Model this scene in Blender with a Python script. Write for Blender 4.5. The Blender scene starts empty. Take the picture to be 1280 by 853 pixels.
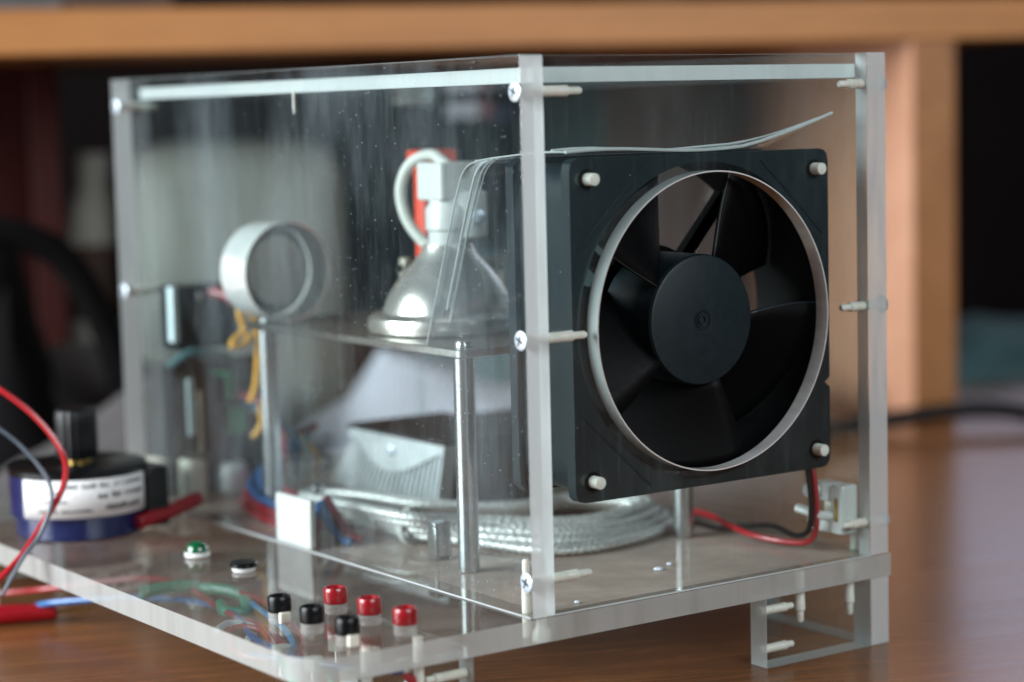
import bpy, math, random
from mathutils import Vector, Matrix
random.seed(7)
PI = math.pi
S = 0.001                                   # all sizes below are millimetres
sc = bpy.context.scene
COL = sc.collection

# ------------------------------------------------------------------ camera
def cam_axes(yaw, pitch, roll):
    f = Vector((math.sin(yaw)*math.cos(pitch), math.cos(yaw)*math.cos(pitch), math.sin(pitch)))
    r = Vector((math.cos(yaw), -math.sin(yaw), 0)); u = r.cross(f)
    return (math.cos(roll)*r+math.sin(roll)*u, -math.sin(roll)*r+math.cos(roll)*u, f)
cd = bpy.data.cameras.new('camera'); cam = bpy.data.objects.new('camera', cd); COL.objects.link(cam)
_r, _u, _f = cam_axes(0.6073, -0.1055, -0.0249)
M = Matrix((_r, _u, -_f)).transposed().to_4x4(); M.translation = Vector((-413.39, -586.65, 170.85))*S
cam.matrix_world = M
cd.sensor_width = 36; cd.lens = 2709.8/1280*36; cd.clip_start = 0.02; cd.clip_end = 50
cd.dof.use_dof = True; cd.dof.focus_distance = 0.77; cd.dof.aperture_fstop = 4.8
sc.camera = cam

# ------------------------------------------------------------------ world, lamps, exposure
w = bpy.data.worlds.new('World'); sc.world = w; w.use_nodes = True
bg = w.node_tree.nodes['Background']; bg.inputs[0].default_value = (0.62, 0.75, 0.85, 1); bg.inputs[1].default_value = 0.055
def area(name, loc, target, sx, sy, power, col):
    l = bpy.data.lights.new(name, 'AREA'); l.shape = 'RECTANGLE'; l.size = sx*S; l.size_y = sy*S
    l.energy = power; l.color = col
    o = bpy.data.objects.new(name, l); COL.objects.link(o); o.location = Vector(loc)*S
    o.rotation_euler = (Vector(target)-Vector(loc)).to_track_quat('-Z', 'Y').to_euler(); return o
area('window_light_left', (-1500, 560, 560), (60, 100, 60), 1300, 1000, 68, (0.90, 0.96, 1.0))
area('fill_light_front', (150, -1900, 1000), (60, 100, 60), 1300, 900, 28, (0.92, 0.96, 1.0))  # unseen fill light added to lift the front faces
area('window_light_far', (2600, 1700, 900), (300, 100, 0), 1500, 1000, 6, (0.80, 0.78, 1.0))
sc.view_settings.view_transform = 'Standard'; sc.view_settings.look = 'None'
sc.view_settings.exposure = 0.22; sc.view_settings.gamma = 1.0
cy = sc.cycles
cy.max_bounces = 10; cy.transparent_max_bounces = 40; cy.diffuse_bounces = 3; cy.glossy_bounces = 5
cy.transmission_bounces = 8; cy.caustics_reflective = False; cy.caustics_refractive = False
cy.sample_clamp_indirect = 4; cy.use_denoising = True

# ------------------------------------------------------------------ materials
def lin(c):
    return tuple(((v/255)/12.92 if v/255 <= 0.04045 else ((v/255+0.055)/1.055)**2.4) for v in c)+(1,)
def newmat(name):
    m = bpy.data.materials.new(name); m.use_nodes = True; nt = m.node_tree
    return m, nt, nt.nodes, nt.links, nt.nodes['Principled BSDF']
def pmat(name, col, rough=0.5, metal=0.0, noise=0.12, nscale=400, bump=0.0, bscale=900, spec=0.5, trans=0.0, coat=0.0, stretch=(1, 1, 1), sss=0.0):
    m, nt, n, l, b = newmat(name)
    tc = n.new('ShaderNodeTexCoord'); mp = n.new('ShaderNodeMapping'); mp.inputs['Scale'].default_value = stretch
    l.new(tc.outputs['Object'], mp.inputs[0])
    nz = n.new('ShaderNodeTexNoise'); nz.inputs['Scale'].default_value = nscale; nz.inputs['Detail'].default_value = 5
    l.new(mp.outputs[0], nz.inputs['Vector'])
    mr = n.new('ShaderNodeMapRange'); mr.inputs[1].default_value = 0.3; mr.inputs[2].default_value = 0.7
    mr.inputs[3].default_value = 1-noise; mr.inputs[4].default_value = 1+noise
    l.new(nz.outputs[0], mr.inputs[0])
    vm = n.new('ShaderNodeVectorMath'); vm.operation = 'SCALE'; vm.inputs[0].default_value = lin(col)[:3]
    l.new(mr.outputs[0], vm.inputs['Scale']); l.new(vm.outputs[0], b.inputs['Base Color'])
    r2 = n.new('ShaderNodeMapRange'); r2.inputs[3].default_value = max(0.02, rough*0.8); r2.inputs[4].default_value = min(1, rough*1.2)
    l.new(nz.outputs[0], r2.inputs[0]); l.new(r2.outputs[0], b.inputs['Roughness'])
    b.inputs['Metallic'].default_value = metal; b.inputs['Specular IOR Level'].default_value = spec
    b.inputs['Transmission Weight'].default_value = trans; b.inputs['Coat Weight'].default_value = coat
    b.inputs['Coat Roughness'].default_value = 0.08
    if sss:
        b.inputs['Subsurface Weight'].default_value = sss; b.inputs['Subsurface Scale'].default_value = 0.004
    if bump:
        n2 = n.new('ShaderNodeTexNoise'); n2.inputs['Scale'].default_value = bscale; n2.inputs['Detail'].default_value = 4
        l.new(mp.outputs[0], n2.inputs['Vector'])
        bp = n.new('ShaderNodeBump'); bp.inputs['Strength'].default_value = bump; bp.inputs['Distance'].default_value = 0.0004
        l.new(n2.outputs[0], bp.inputs['Height']); l.new(bp.outputs[0], b.inputs['Normal'])
    return m

def eta_node(n, l, ior):
    # the plate is drawn without refraction, so its far side must use the same index as its near side
    g = n.new('ShaderNodeNewGeometry'); mx = n.new('ShaderNodeMix'); mx.data_type = 'FLOAT'
    mx.inputs[2].default_value = ior; mx.inputs[3].default_value = 1/ior
    l.new(g.outputs['Backfacing'], mx.inputs[0]); fr = n.new('ShaderNodeFresnel'); l.new(mx.outputs[0], fr.inputs['IOR'])
    return fr
def clear_mat(name, tint=(0.93, 0.965, 0.96), dust=0.05, smear=0.10, specks=0.5, gloss=0.02, ior=1.49, wave=0.0, stretch=(1, 1, 0.25), dustcol=(0.62, 0.70, 0.72), scratch=0.0, lo=0.42, hi=0.72):
    m, nt, n, l, b = newmat(name); n.remove(b)
    out = n['Material Output']
    tr = n.new('ShaderNodeBsdfTransparent'); tr.inputs[0].default_value = tint+(1,)
    gl = n.new('ShaderNodeBsdfGlossy'); gl.inputs['Roughness'].default_value = gloss
    fr = eta_node(n, l, ior)
    m1 = n.new('ShaderNodeMixShader'); l.new(fr.outputs[0], m1.inputs[0]); l.new(tr.outputs[0], m1.inputs[1]); l.new(gl.outputs[0], m1.inputs[2])
    tc = n.new('ShaderNodeTexCoord'); mp = n.new('ShaderNodeMapping'); mp.inputs['Scale'].default_value = stretch
    l.new(tc.outputs['Object'], mp.inputs[0])
    nz = n.new('ShaderNodeTexNoise'); nz.inputs['Scale'].default_value = 28; nz.inputs['Detail'].default_value = 6; nz.inputs['Roughness'].default_value = 0.62
    l.new(mp.outputs[0], nz.inputs['Vector'])
    r1 = n.new('ShaderNodeMapRange'); r1.inputs[1].default_value = lo; r1.inputs[2].default_value = hi
    r1.inputs[3].default_value = dust; r1.inputs[4].default_value = dust+smear
    l.new(nz.outputs[0], r1.inputs[0])
    # specks of dust: sparse tiny dots
    vo = n.new('ShaderNodeTexVoronoi'); vo.inputs['Scale'].default_value = 520; l.new(tc.outputs['Object'], vo.inputs['Vector'])
    lt = n.new('ShaderNodeMath'); lt.operation = 'LESS_THAN'; lt.inputs[1].default_value = 0.10; l.new(vo.outputs['Distance'], lt.inputs[0])
    sp = n.new('ShaderNodeSeparateColor'); l.new(vo.outputs['Color'], sp.inputs[0])
    gt = n.new('ShaderNodeMath'); gt.operation = 'GREATER_THAN'; gt.inputs[1].default_value = 0.93; l.new(sp.outputs[0], gt.inputs[0])
    sz = n.new('ShaderNodeMath'); sz.operation = 'MULTIPLY'; sz.inputs[1].default_value = 0.16; l.new(sp.outputs[1], sz.inputs[0]); l.new(sz.outputs[0], lt.inputs[1])
    mu = n.new('ShaderNodeMath'); mu.operation = 'MULTIPLY'; l.new(lt.outputs[0], mu.inputs[0]); l.new(gt.outputs[0], mu.inputs[1])
    m2 = n.new('ShaderNodeMath'); m2.operation = 'MULTIPLY'; m2.inputs[1].default_value = specks; l.new(mu.outputs[0], m2.inputs[0])
    ad = n.new('ShaderNodeMath'); ad.operation = 'ADD'; ad.use_clamp = True; l.new(r1.outputs[0], ad.inputs[0]); l.new(m2.outputs[0], ad.inputs[1])
    if scratch:      # wipe marks and hairline scratches
        m3 = n.new('ShaderNodeMapping'); m3.inputs['Scale'].default_value = (1, 1, 0.06); m3.inputs['Rotation'].default_value = (0.35, 0.1, 0)
        l.new(tc.outputs['Object'], m3.inputs[0])
        n3 = n.new('ShaderNodeTexNoise'); n3.inputs['Scale'].default_value = 520; n3.inputs['Detail'].default_value = 2; l.new(m3.outputs[0], n3.inputs['Vector'])
        r3 = n.new('ShaderNodeMapRange'); r3.inputs[1].default_value = 0.60; r3.inputs[2].default_value = 0.72; r3.inputs[3].default_value = 0; r3.inputs[4].default_value = scratch
        l.new(n3.outputs[0], r3.inputs[0])
        n4 = n.new('ShaderNodeMath'); n4.operation = 'MULTIPLY'; l.new(r3.outputs[0], n4.inputs[0]); l.new(nz.outputs[0], n4.inputs[1])
        n5 = n.new('ShaderNodeMath'); n5.operation = 'ADD'; l.new(ad.outputs[0], n5.inputs[0]); l.new(n4.outputs[0], n5.inputs[1]); ad = n5
    df = n.new('ShaderNodeBsdfDiffuse'); df.inputs[0].default_value = dustcol+(1,)
    tl = n.new('ShaderNodeBsdfTranslucent'); tl.inputs[0].default_value = dustcol+(1,)
    dm = n.new('ShaderNodeMixShader'); dm.inputs[0].default_value = 0.4; l.new(df.outputs[0], dm.inputs[1]); l.new(tl.outputs[0], dm.inputs[2])
    mx = n.new('ShaderNodeMixShader'); l.new(ad.outputs[0], mx.inputs[0]); l.new(m1.outputs[0], mx.inputs[1]); l.new(dm.outputs[0], mx.inputs[2])
    if wave:
        nw = n.new('ShaderNodeTexNoise'); nw.inputs['Scale'].default_value = 60; l.new(tc.outputs['Object'], nw.inputs['Vector'])
        bp = n.new('ShaderNodeBump'); bp.inputs['Strength'].default_value = wave; bp.inputs['Distance'].default_value = 0.003
        l.new(nw.outputs[0], bp.inputs['Height']); l.new(bp.outputs[0], gl.inputs['Normal']); l.new(bp.outputs[0], fr.inputs['Normal'])
    l.new(mx.outputs[0], out.inputs[0]); return m
def frost_mat(name, col=(0.80, 0.84, 0.84), see=0.18, stretch=(6, 6, 1), var=0.12, rough=0.22):
    # sawn and sanded acrylic edge: pale, satin, a little see-through, with streaks in its tone
    m, nt, n, l, b = newmat(name); n.remove(b); out = n['Material Output']
    tc = n.new('ShaderNodeTexCoord'); mp = n.new('ShaderNodeMapping'); mp.inputs['Scale'].default_value = stretch
    l.new(tc.outputs['Object'], mp.inputs[0])
    nz = n.new('ShaderNodeTexNoise'); nz.inputs['Scale'].default_value = 40; nz.inputs['Detail'].default_value = 7; l.new(mp.outputs[0], nz.inputs['Vector'])
    r1 = n.new('ShaderNodeMapRange'); r1.inputs[1].default_value = 0.3; r1.inputs[2].default_value = 0.7; r1.inputs[3].default_value = 1-var; r1.inputs[4].default_value = 1+var*0.6
    l.new(nz.outputs[0], r1.inputs[0])
    vm = n.new('ShaderNodeVectorMath'); vm.operation = 'SCALE'; vm.inputs[0].default_value = col; l.new(r1.outputs[0], vm.inputs['Scale'])
    df = n.new('ShaderNodeBsdfDiffuse'); l.new(vm.outputs[0], df.inputs[0])
    tl = n.new('ShaderNodeBsdfTranslucent'); l.new(vm.outputs[0], tl.inputs[0])
    a = n.new('ShaderNodeMixShader'); a.inputs[0].default_value = 0.35; l.new(df.outputs[0], a.inputs[1]); l.new(tl.outputs[0], a.inputs[2])
    tr = n.new('ShaderNodeBsdfTransparent'); tr.inputs[0].default_value = (0.9, 0.95, 0.95, 1)
    r2 = n.new('ShaderNodeMapRange'); r2.inputs[1].default_value = 0.35; r2.inputs[2].default_value = 0.7; r2.inputs[3].default_value = see*0.5; r2.inputs[4].default_value = see*1.6
    l.new(nz.outputs[0], r2.inputs[0])
    c = n.new('ShaderNodeMixShader'); l.new(r2.outputs[0], c.inputs[0]); l.new(a.outputs[0], c.inputs[1]); l.new(tr.outputs[0], c.inputs[2])
    gl = n.new('ShaderNodeBsdfGlossy'); gl.inputs['Roughness'].default_value = rough
    fr = eta_node(n, l, 1.49)
    d = n.new('ShaderNodeMixShader'); l.new(fr.outputs[0], d.inputs[0]); l.new(c.outputs[0], d.inputs[1]); l.new(gl.outputs[0], d.inputs[2])
    l.new(d.outputs[0], out.inputs[0]); return m
def wood_mat(name, c1, c2, rough=0.3, ang=-21.3, sx=1.2, sy=14, spec=0.5, coat=0.0):
    m, nt, n, l, b = newmat(name)
    tc = n.new('ShaderNodeTexCoord'); mp = n.new('ShaderNodeMapping')
    mp.vector_type = 'TEXTURE'; mp.inputs['Rotation'].default_value = (0, 0, math.radians(ang)); mp.inputs['Scale'].default_value = (1/sx, 1/sy, 1/sy)
    l.new(tc.outputs['Object'], mp.inputs[0])
    a = n.new('ShaderNodeTexNoise'); a.inputs['Scale'].default_value = 6; a.inputs['Detail'].default_value = 8; a.inputs['Roughness'].default_value = 0.65; a.inputs['Distortion'].default_value = 0.6
    l.new(mp.outputs[0], a.inputs['Vector'])
    f = n.new('ShaderNodeTexNoise'); f.inputs['Scale'].default_value = 60; f.inputs['Detail'].default_value = 3; l.new(mp.outputs[0], f.inputs['Vector'])
    mx = n.new('ShaderNodeMath'); mx.operation = 'MULTIPLY_ADD'; mx.inputs[1].default_value = 0.45; l.new(f.outputs[0], mx.inputs[0]); l.new(a.outputs[0], mx.inputs[2])
    cr = n.new('ShaderNodeValToRGB'); cr.color_ramp.elements[0].position = 0.48; cr.color_ramp.elements[0].color = lin(c1)
    cr.color_ramp.elements[1].position = 0.95; cr.color_ramp.elements[1].color = lin(c2)
    l.new(mx.outputs[0], cr.inputs[0]); l.new(cr.outputs[0], b.inputs['Base Color'])
    r = n.new('ShaderNodeMapRange'); r.inputs[3].default_value = rough*0.75; r.inputs[4].default_value = rough*1.3
    l.new(a.outputs[0], r.inputs[0]); l.new(r.outputs[0], b.inputs['Roughness'])
    b.inputs['Specular IOR Level'].default_value = spec; b.inputs['Coat Weight'].default_value = coat
    bp = n.new('ShaderNodeBump'); bp.inputs['Strength'].default_value = 0.25; bp.inputs['Distance'].default_value = 0.0003
    l.new(mx.outputs[0], bp.inputs['Height']); l.new(bp.outputs[0], b.inputs['Normal'])
    return m

mt = {}
mt['clear_side'] = clear_mat('clear_side', dust=0.003, smear=0.14, scratch=0.05, lo=0.46, hi=0.76, specks=0.45, dustcol=(0.52, 0.62, 0.67))
mt['clear_front'] = clear_mat('clear_front', dust=0.004, smear=0.05, scratch=0.06, lo=0.5, hi=0.8, specks=0.9, dustcol=(0.52, 0.64, 0.68))
mt['clear'] = clear_mat('clear', dust=0.008, smear=0.02, specks=0.4)
mt['clear_base'] = clear_mat('clear_base', dust=0.05, smear=0.16, specks=0.8, stretch=(1, 1, 1), dustcol=(0.72, 0.61, 0.54))
mt['dust_reflection'] = clear_mat('dust_reflection', dust=0.5, smear=0.3, specks=0.9, stretch=(1, 1, 1), dustcol=(0.84, 0.68, 0.60))  # dust film whose strong pink puts the floor's reflected light into the colour
mt['film'] = clear_mat('film', tint=(0.95, 0.96, 0.97), dust=0.0, smear=0.02, specks=0.2, gloss=0.04, ior=1.5, wave=0.15)
mt['neck'] = clear_mat('neck', tint=(0.86, 0.84, 0.82), dust=0.25, smear=0.1, specks=0, gloss=0.1, dustcol=(0.8, 0.78, 0.75))
mt['frost'] = frost_mat('frost', var=0.16)
mt['frost_top'] = frost_mat('frost_top', col=(0.92, 0.95, 0.95), see=0.04, var=0.06)  # brighter copy of frost: light on the top and rear edges put into colour
mt['frost_base'] = frost_mat('frost_base', col=(0.80, 0.82, 0.79), see=0.42, stretch=(2, 2, 0.15), var=0.34)  # vertical streaks put the reflections along the base edge into the colour
mt['hole_rim'] = pmat('hole_rim', (240, 241, 240), 0.2, 0.35, noise=0.1, nscale=90, stretch=(1, 1, 4))
mt['nylon'] = pmat('nylon', (235, 232, 222), 0.35, noise=0.06, sss=0.3)
mt['nylon_clear'] = frost_mat('nylon_clear', col=(0.86, 0.86, 0.80), see=0.25, rough=0.15)
mt['steel_screw'] = pmat('steel_screw', (205, 218, 228), 0.35, 0.45, noise=0.1)
mt['fan_black'] = pmat('fan_black', (21, 34, 39), 0.45, spec=0.28, noise=0.12, nscale=300, bump=0.25, bscale=2500)
mt['fan_dark'] = pmat('fan_dark', (5, 6, 7), 0.55, spec=0.12, noise=0.1, bump=0.15, bscale=2500)  # near-black fan plastic for inner wall and blades; inside shade put into colour
mt['blade_edge'] = pmat('blade_edge', (46, 54, 58), 0.4, noise=0.1)  # paler copy of the blade plastic: light catching the edges put into colour
mt['aluminium'] = pmat('aluminium', (205, 208, 210), 0.24, 1.0, noise=0.08, nscale=200, stretch=(1, 1, 12))
mt['brushed'] = pmat('brushed', (180, 178, 174), 0.32, 1.0, noise=0.1, nscale=120, stretch=(1, 14, 1), bump=0.1)
mt['polished'] = pmat('polished', (246, 240, 232), 0.26, 0.86, noise=0.02, nscale=40)
mt['cup_metal'] = pmat('cup_metal', (250, 250, 248), 0.2, 0.35, noise=0.05)
mt['grey_disc'] = pmat('grey_disc', (176, 180, 176), 0.6, 0.2, noise=0.08)
mt['ceramic'] = pmat('ceramic', (222, 223, 220), 0.3, noise=0.03, coat=0.3)
mt['white_cable'] = pmat('white_cable', (222, 222, 214), 0.45, noise=0.05)
mt['orange'] = pmat('orange', (232, 70, 30), 0.45)
mt['ivory'] = pmat('ivory', (228, 224, 208), 0.45, noise=0.04)
mt['red_plastic'] = pmat('red_plastic', (140, 8, 22), 0.3, noise=0.12, coat=0.4)
mt['black_plastic'] = pmat('black_plastic', (7, 9, 12), 0.3, spec=0.3, noise=0.2, nscale=250)
mt['red_wire'] = pmat('red_wire', (168, 16, 30), 0.35, noise=0.08, coat=0.3)
mt['blue_wire'] = pmat('blue_wire', (16, 96, 160), 0.35, noise=0.08, coat=0.3)
mt['light_blue_wire'] = pmat('light_blue_wire', (70, 160, 215), 0.35)
mt['black_wire'] = pmat('black_wire', (10, 11, 14), 0.5, spec=0.2, noise=0.1)
mt['grey_wire'] = pmat('grey_wire', (70, 80, 92), 0.35, noise=0.1)
mt['green_wire'] = pmat('green_wire', (20, 160, 128), 0.35, noise=0.08, coat=0.3)
mt['yellow_wire'] = pmat('yellow_wire', (246, 176, 20), 0.4, noise=0.08)
mt['white_wire'] = pmat('white_wire', (206, 228, 232), 0.4)
mt['braid'] = pmat('braid', (240, 240, 236), 0.32, 0.4, noise=0.2, nscale=700, bump=0.6, bscale=1500)
mt['blue_body'] = pmat('blue_body', (7, 24, 72), 0.3, noise=0.1, coat=0.4)
mt['paper_label'] = pmat('paper_label', (232, 232, 232), 0.5, noise=0.05)
mt['ink'] = pmat('ink', (50, 50, 54), 0.6)
mt['brass'] = pmat('brass', (190, 160, 90), 0.3, 1.0)
mt['green_led'] = pmat('green_led', (10, 84, 48), 0.12, noise=0.05, coat=1.0)
mt['pcb'] = pmat('pcb', (16, 20, 20), 0.5, noise=0.3, nscale=120)
mt['green_block'] = pmat('green_block', (10, 190, 120), 0.4)
mt['fin_metal'] = pmat('fin_metal', (226, 232, 234), 0.4, 0.15, noise=0.08, nscale=120)
mt['dark_metal'] = pmat('dark_metal', (40, 44, 48), 0.4, 0.5, noise=0.2, nscale=80)
mt['beige_metal'] = pmat('beige_metal', (176, 170, 156), 0.45, 0.5)
mt['desk'] = wood_mat('desk', (92, 56, 30), (134, 86, 50), rough=0.24, sx=1.0, sy=16)
mt['hutch'] = wood_mat('hutch', (150, 96, 48), (182, 124, 68), rough=0.42, sx=0.8, sy=14)
mt['hutch_face_lit'] = wood_mat('hutch_face_lit', (200, 146, 116), (218, 166, 136), rough=0.45, sx=3, sy=3)  # paler, pinker copy of the hutch wood: light from the left put into colour
mt['hutch_edge'] = wood_mat('hutch_edge', (132, 86, 46), (158, 106, 62), rough=0.42, sx=3, sy=3)  # same wood in its less lit tone, for the upright's front edge
mt['back_panel'] = wood_mat('back_panel', (132, 122, 120), (152, 140, 136), rough=0.5, sx=3, sy=3)
mt['mahogany'] = pmat('mahogany', (48, 10, 6), 0.6, spec=0.2, noise=0.2, nscale=20)
mt['black_cloth'] = pmat('black_cloth', (14, 13, 14), 0.95, spec=0.1, noise=0.2, nscale=50)
mt['wall_dark'] = pmat('wall_dark', (18, 12, 12), 0.9, spec=0.1, noise=0.35, nscale=6)
mt['paper'] = pmat('paper', (232, 232, 246), 0.6, noise=0.05, nscale=40)
mt['grey_fabric'] = pmat('grey_fabric', (84, 80, 80), 0.9, noise=0.15, nscale=60)
mt['teal_fabric'] = pmat('teal_fabric', (66, 96, 100), 0.9, noise=0.3, nscale=30)
mt['beige_box'] = pmat('beige_box', (158, 158, 150), 0.6, noise=0.15, nscale=14)
mt['navy'] = pmat('navy', (9, 15, 21), 0.7, spec=0.15, noise=0.6, nscale=18)
mt['brown_dark'] = pmat('brown_dark', (64, 44, 34), 0.7, noise=0.4, nscale=20)

# ------------------------------------------------------------------ mesh helpers
class MB:
    def __init__(s): s.v = []; s.f = []; s.m = []
    def add(s, vs, fs, mi=0):
        o = len(s.v); s.v += [tuple(x) for x in vs]; s.f += [tuple(i+o for i in f) for f in fs]
        s.m += (mi if isinstance(mi, list) else [mi]*len(fs)); return s
    def box(s, x0, x1, y0, y1, z0, z1, mi=0, mat=None):
        vs = [Vector((x, y, z)) for x in (x0, x1) for y in (y0, y1) for z in (z0, z1)]
        if mat is not None: vs = [mat @ v for v in vs]
        return s.add(vs, [(0, 1, 3, 2), (4, 6, 7, 5), (0, 4, 5, 1), (2, 3, 7, 6), (0, 2, 6, 4), (1, 5, 7, 3)], mi)
    def prism(s, poly, axis, a, b, mi=0, side=None):
        n = len(poly)
        def P(p, h):
            return {'z': (p[0], p[1], h), 'y': (p[0], h, p[1]), 'x': (h, p[0], p[1])}[axis]
        vs = [P(p, a) for p in poly]+[P(p, b) for p in poly]
        area2 = sum(poly[i][0]*poly[(i+1) % n][1]-poly[(i+1) % n][0]*poly[i][1] for i in range(n))
        flip = (area2 < 0) ^ (axis == 'y') ^ (b < a)
        fs = [tuple(range(n-1, -1, -1)), tuple(range(n, 2*n))]+[(i, (i+1) % n, n+(i+1) % n, n+i) for i in range(n)]
        if flip: fs = [tuple(reversed(f)) for f in fs]
        sd = mi if side is None else side
        return s.add(vs, fs, [mi, mi]+[sd]*n)
    def lathe(s, prof, c, axis=(0, 0, 1), seg=32, mi=0, a0=0.0, a1=2*PI, caps=True):
        """prof: list of (radius, height along axis)"""
        ax = Vector(axis).normalized(); q = Vector((0, 0, 1)).rotation_difference(ax); c = Vector(c)
        full = abs(a1-a0-2*PI) < 1e-6; k = seg if full else seg+1
        vs = []
        for (r, h) in prof:
            for i in range(k):
                t = a0+(a1-a0)*i/seg; vs.append(c+q @ Vector((r*math.cos(t), r*math.sin(t), h)))
        fs = []
        for j in range(len(prof)-1):
            for i in range(seg):
                i2 = (i+1) % k
                fs.append((j*k+i, j*k+i2, (j+1)*k+i2, (j+1)*k+i))
        if caps and full:
            if prof[0][0] > 1e-6: fs.append(tuple(range(k-1, -1, -1)))
            if prof[-1][0] > 1e-6: fs.append(tuple((len(prof)-1)*k+i for i in range(k)))
        return s.add(vs, fs, mi)
    def tube(s, pts, r, seg=10, mi=0, rfun=None, caps=True):
        pts = [Vector(p) for p in pts]; n = len(pts); vs = []
        t = (pts[1]-pts[0]).normalized(); a = t.orthogonal().normalized()
        for i, p in enumerate(pts):
            t = (pts[min(i+1, n-1)]-pts[max(i-1, 0)]).normalized()
            a = (a-a.dot(t)*t).normalized(); b = t.cross(a)
            for k in range(seg):
                th = 2*PI*k/seg; rr = r if rfun is None else rfun(i, th)
                vs.append(p+rr*(math.cos(th)*a+math.sin(th)*b))
        fs = [(i*seg+k, i*seg+(k+1) % seg, (i+1)*seg+(k+1) % seg, (i+1)*seg+k) for i in range(n-1) for k in range(seg)]
        if caps: fs += [tuple(range(seg-1, -1, -1)), tuple((n-1)*seg+k for k in range(seg))]
        return s.add(vs, fs, mi)
    def sheet(s, grid, mi=0):
        R_, C_ = len(grid), len(grid[0])
        return s.add([p for row in grid for p in row], [(i*C_+j, i*C_+j+1, (i+1)*C_+j+1, (i+1)*C_+j) for i in range(R_-1) for j in range(C_-1)], mi)
def spline(pts, per=10):
    P = [Vector(p) for p in pts]; P = [P[0]*2-P[1]]+P+[P[-1]*2-P[-2]]; out = []
    for i in range(1, len(P)-2):
        for k in range(per):
            t = k/per; a, b, c, d = P[i-1:i+3]
            out.append(0.5*((2*b)+(c-a)*t+(2*a-5*b+4*c-d)*t*t+(3*b-a-3*c+d)*t**3))
    out.append(P[-2]); return out
def link(name, mb, mats, parent=None, bevel=0, smooth=True, origin=None, solid=0, angle=35):
    me = bpy.data.meshes.new(name)
    o0 = Vector(origin) if origin else Vector((0, 0, 0))
    me.from_pydata([((x-o0.x)*S, (y-o0.y)*S, (z-o0.z)*S) for x, y, z in mb.v], [], mb.f)
    for m in (mats if isinstance(mats, (list, tuple)) else [mats]): me.materials.append(mt[m])
    me.polygons.foreach_set('material_index', mb.m); me.update()
    if smooth:
        me.shade_smooth(); me.set_sharp_from_angle(angle=math.radians(angle))
    o = bpy.data.objects.new(name, me); COL.objects.link(o)
    o.location = o0*S
    if parent is not None:
        o.parent = parent
        o.location = o0*S - world_loc(parent)
    if solid:
        sm = o.modifiers.new('thickness', 'SOLIDIFY'); sm.thickness = solid*S; sm.offset = 0
    if bevel:
        b = o.modifiers.new('bevel', 'BEVEL'); b.width = bevel*S; b.segments = 2; b.limit_method = 'ANGLE'; b.angle_limit = math.radians(40)
    return o
def world_loc(o):
    v = Vector(o.location)
    while o.parent is not None: o = o.parent; v += Vector(o.location)
    return v
def tag(o, label=None, cat=None, group=None, kind=None):
    for k, v in (('label', label), ('category', cat), ('group', group), ('kind', kind)):
        if v: o[k] = v
    return o
def thing(name, loc, label, cat, group=None):
    o = bpy.data.objects.new(name, None); COL.objects.link(o); o.location = Vector(loc)*S; o.empty_display_size = 0.01
    return tag(o, label, cat, group)
def copy_tree(o, parent=None):
    c = o.copy(); COL.objects.link(c)
    if parent is not None: c.parent = parent
    for ch in list(o.children): copy_tree(ch, c)
    return c
def wire(name, label, pts, r, mat, group=None, cat='wire', seg=8):
    P = spline(pts, 8); o = link(name, MB().tube(P, r, seg), mat, origin=pts[0]); return tag(o, label, cat, group)
def single(name, mb, mats, label, cat, group=None, **k):
    return tag(link(name, mb, mats, **k), label, cat, group)
def rrect(x0, x1, y0, y1, r, seg=8):
    """rounded rectangle; r = radii at (x0,y0),(x1,y0),(x1,y1),(x0,y1)"""
    out = []
    for (cx, cy, a), rr in zip(((x0, y0, PI), (x1, y0, 1.5*PI), (x1, y1, 0), (x0, y1, .5*PI)), r):
        sx = 1 if cx == x0 else -1; sy = 1 if cy == y0 else -1
        if rr < 1e-6: out.append((cx, cy)); continue
        for k in range(seg+1):
            t = a+(PI/2)*k/seg; out.append((cx+sx*rr+rr*math.cos(t), cy+sy*rr+rr*math.sin(t)))
    return out

# ------------------------------------------------------------------ room and desk
ZT = -34.7
HD = Vector((0.9317, -0.3632, 0)); HN = Vector((0.3632, 0.9317, 0))       # along and into the desk's hutch
H0 = Vector((601.5, 379, 0))                                             # front right corner of the upright
def hm(u0, u1, v0, v1, z0, z1, mb=None, mi=0):
    mb = mb or MB()
    vs = [H0+HD*u+HN*v+Vector((0, 0, z)) for u in (u0, u1) for v in (v0, v1) for z in (z0, z1)]
    return mb.add(vs, [(0, 1, 3, 2), (4, 6, 7, 5), (0, 4, 5, 1), (2, 3, 7, 6), (0, 2, 6, 4), (1, 5, 7, 3)], mi)
tag(link('floor', MB().box(-4000, 5000, -3500, 5000, -790, -780), 'wall_dark'), kind='structure')
tag(link('wall', hm(-2600, 2600, 1500, 1520, -780, 330), 'wall_dark'), kind='structure')
desk = thing('desk', (301, 479, ZT), 'brown wooden desk under the acrylic case, with a raised shelf board and upright behind it', 'desk')
link('desktop', hm(-1500, 900, -1500, 330, ZT-28, ZT), 'desk', desk, bevel=1.5)
link('shelf_board', hm(-1500, 64, 0, 330, 209, 235), 'hutch', desk, bevel=1.5)
link('upright_panel', hm(-28, 0, 2, 330, ZT+.1, 208.9), ['hutch_face_lit'], desk, bevel=1)
link('upright_edge_strip', hm(-28, 0, 0, 1.8, ZT+.1, 208.9), ['hutch_edge'], desk)
link('back_board', hm(-230, -28.2, 322, 330, ZT+.1, 208.9), 'back_panel', desk)
link('divider_panel', hm(-566, -548, 140, 330, ZT+.1, 208.9), 'mahogany', desk, bevel=1)
link('left_panel', hm(-900, -566.5, 215, 330, ZT+.1, 208.9), 'mahogany', desk, bevel=1)

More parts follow.
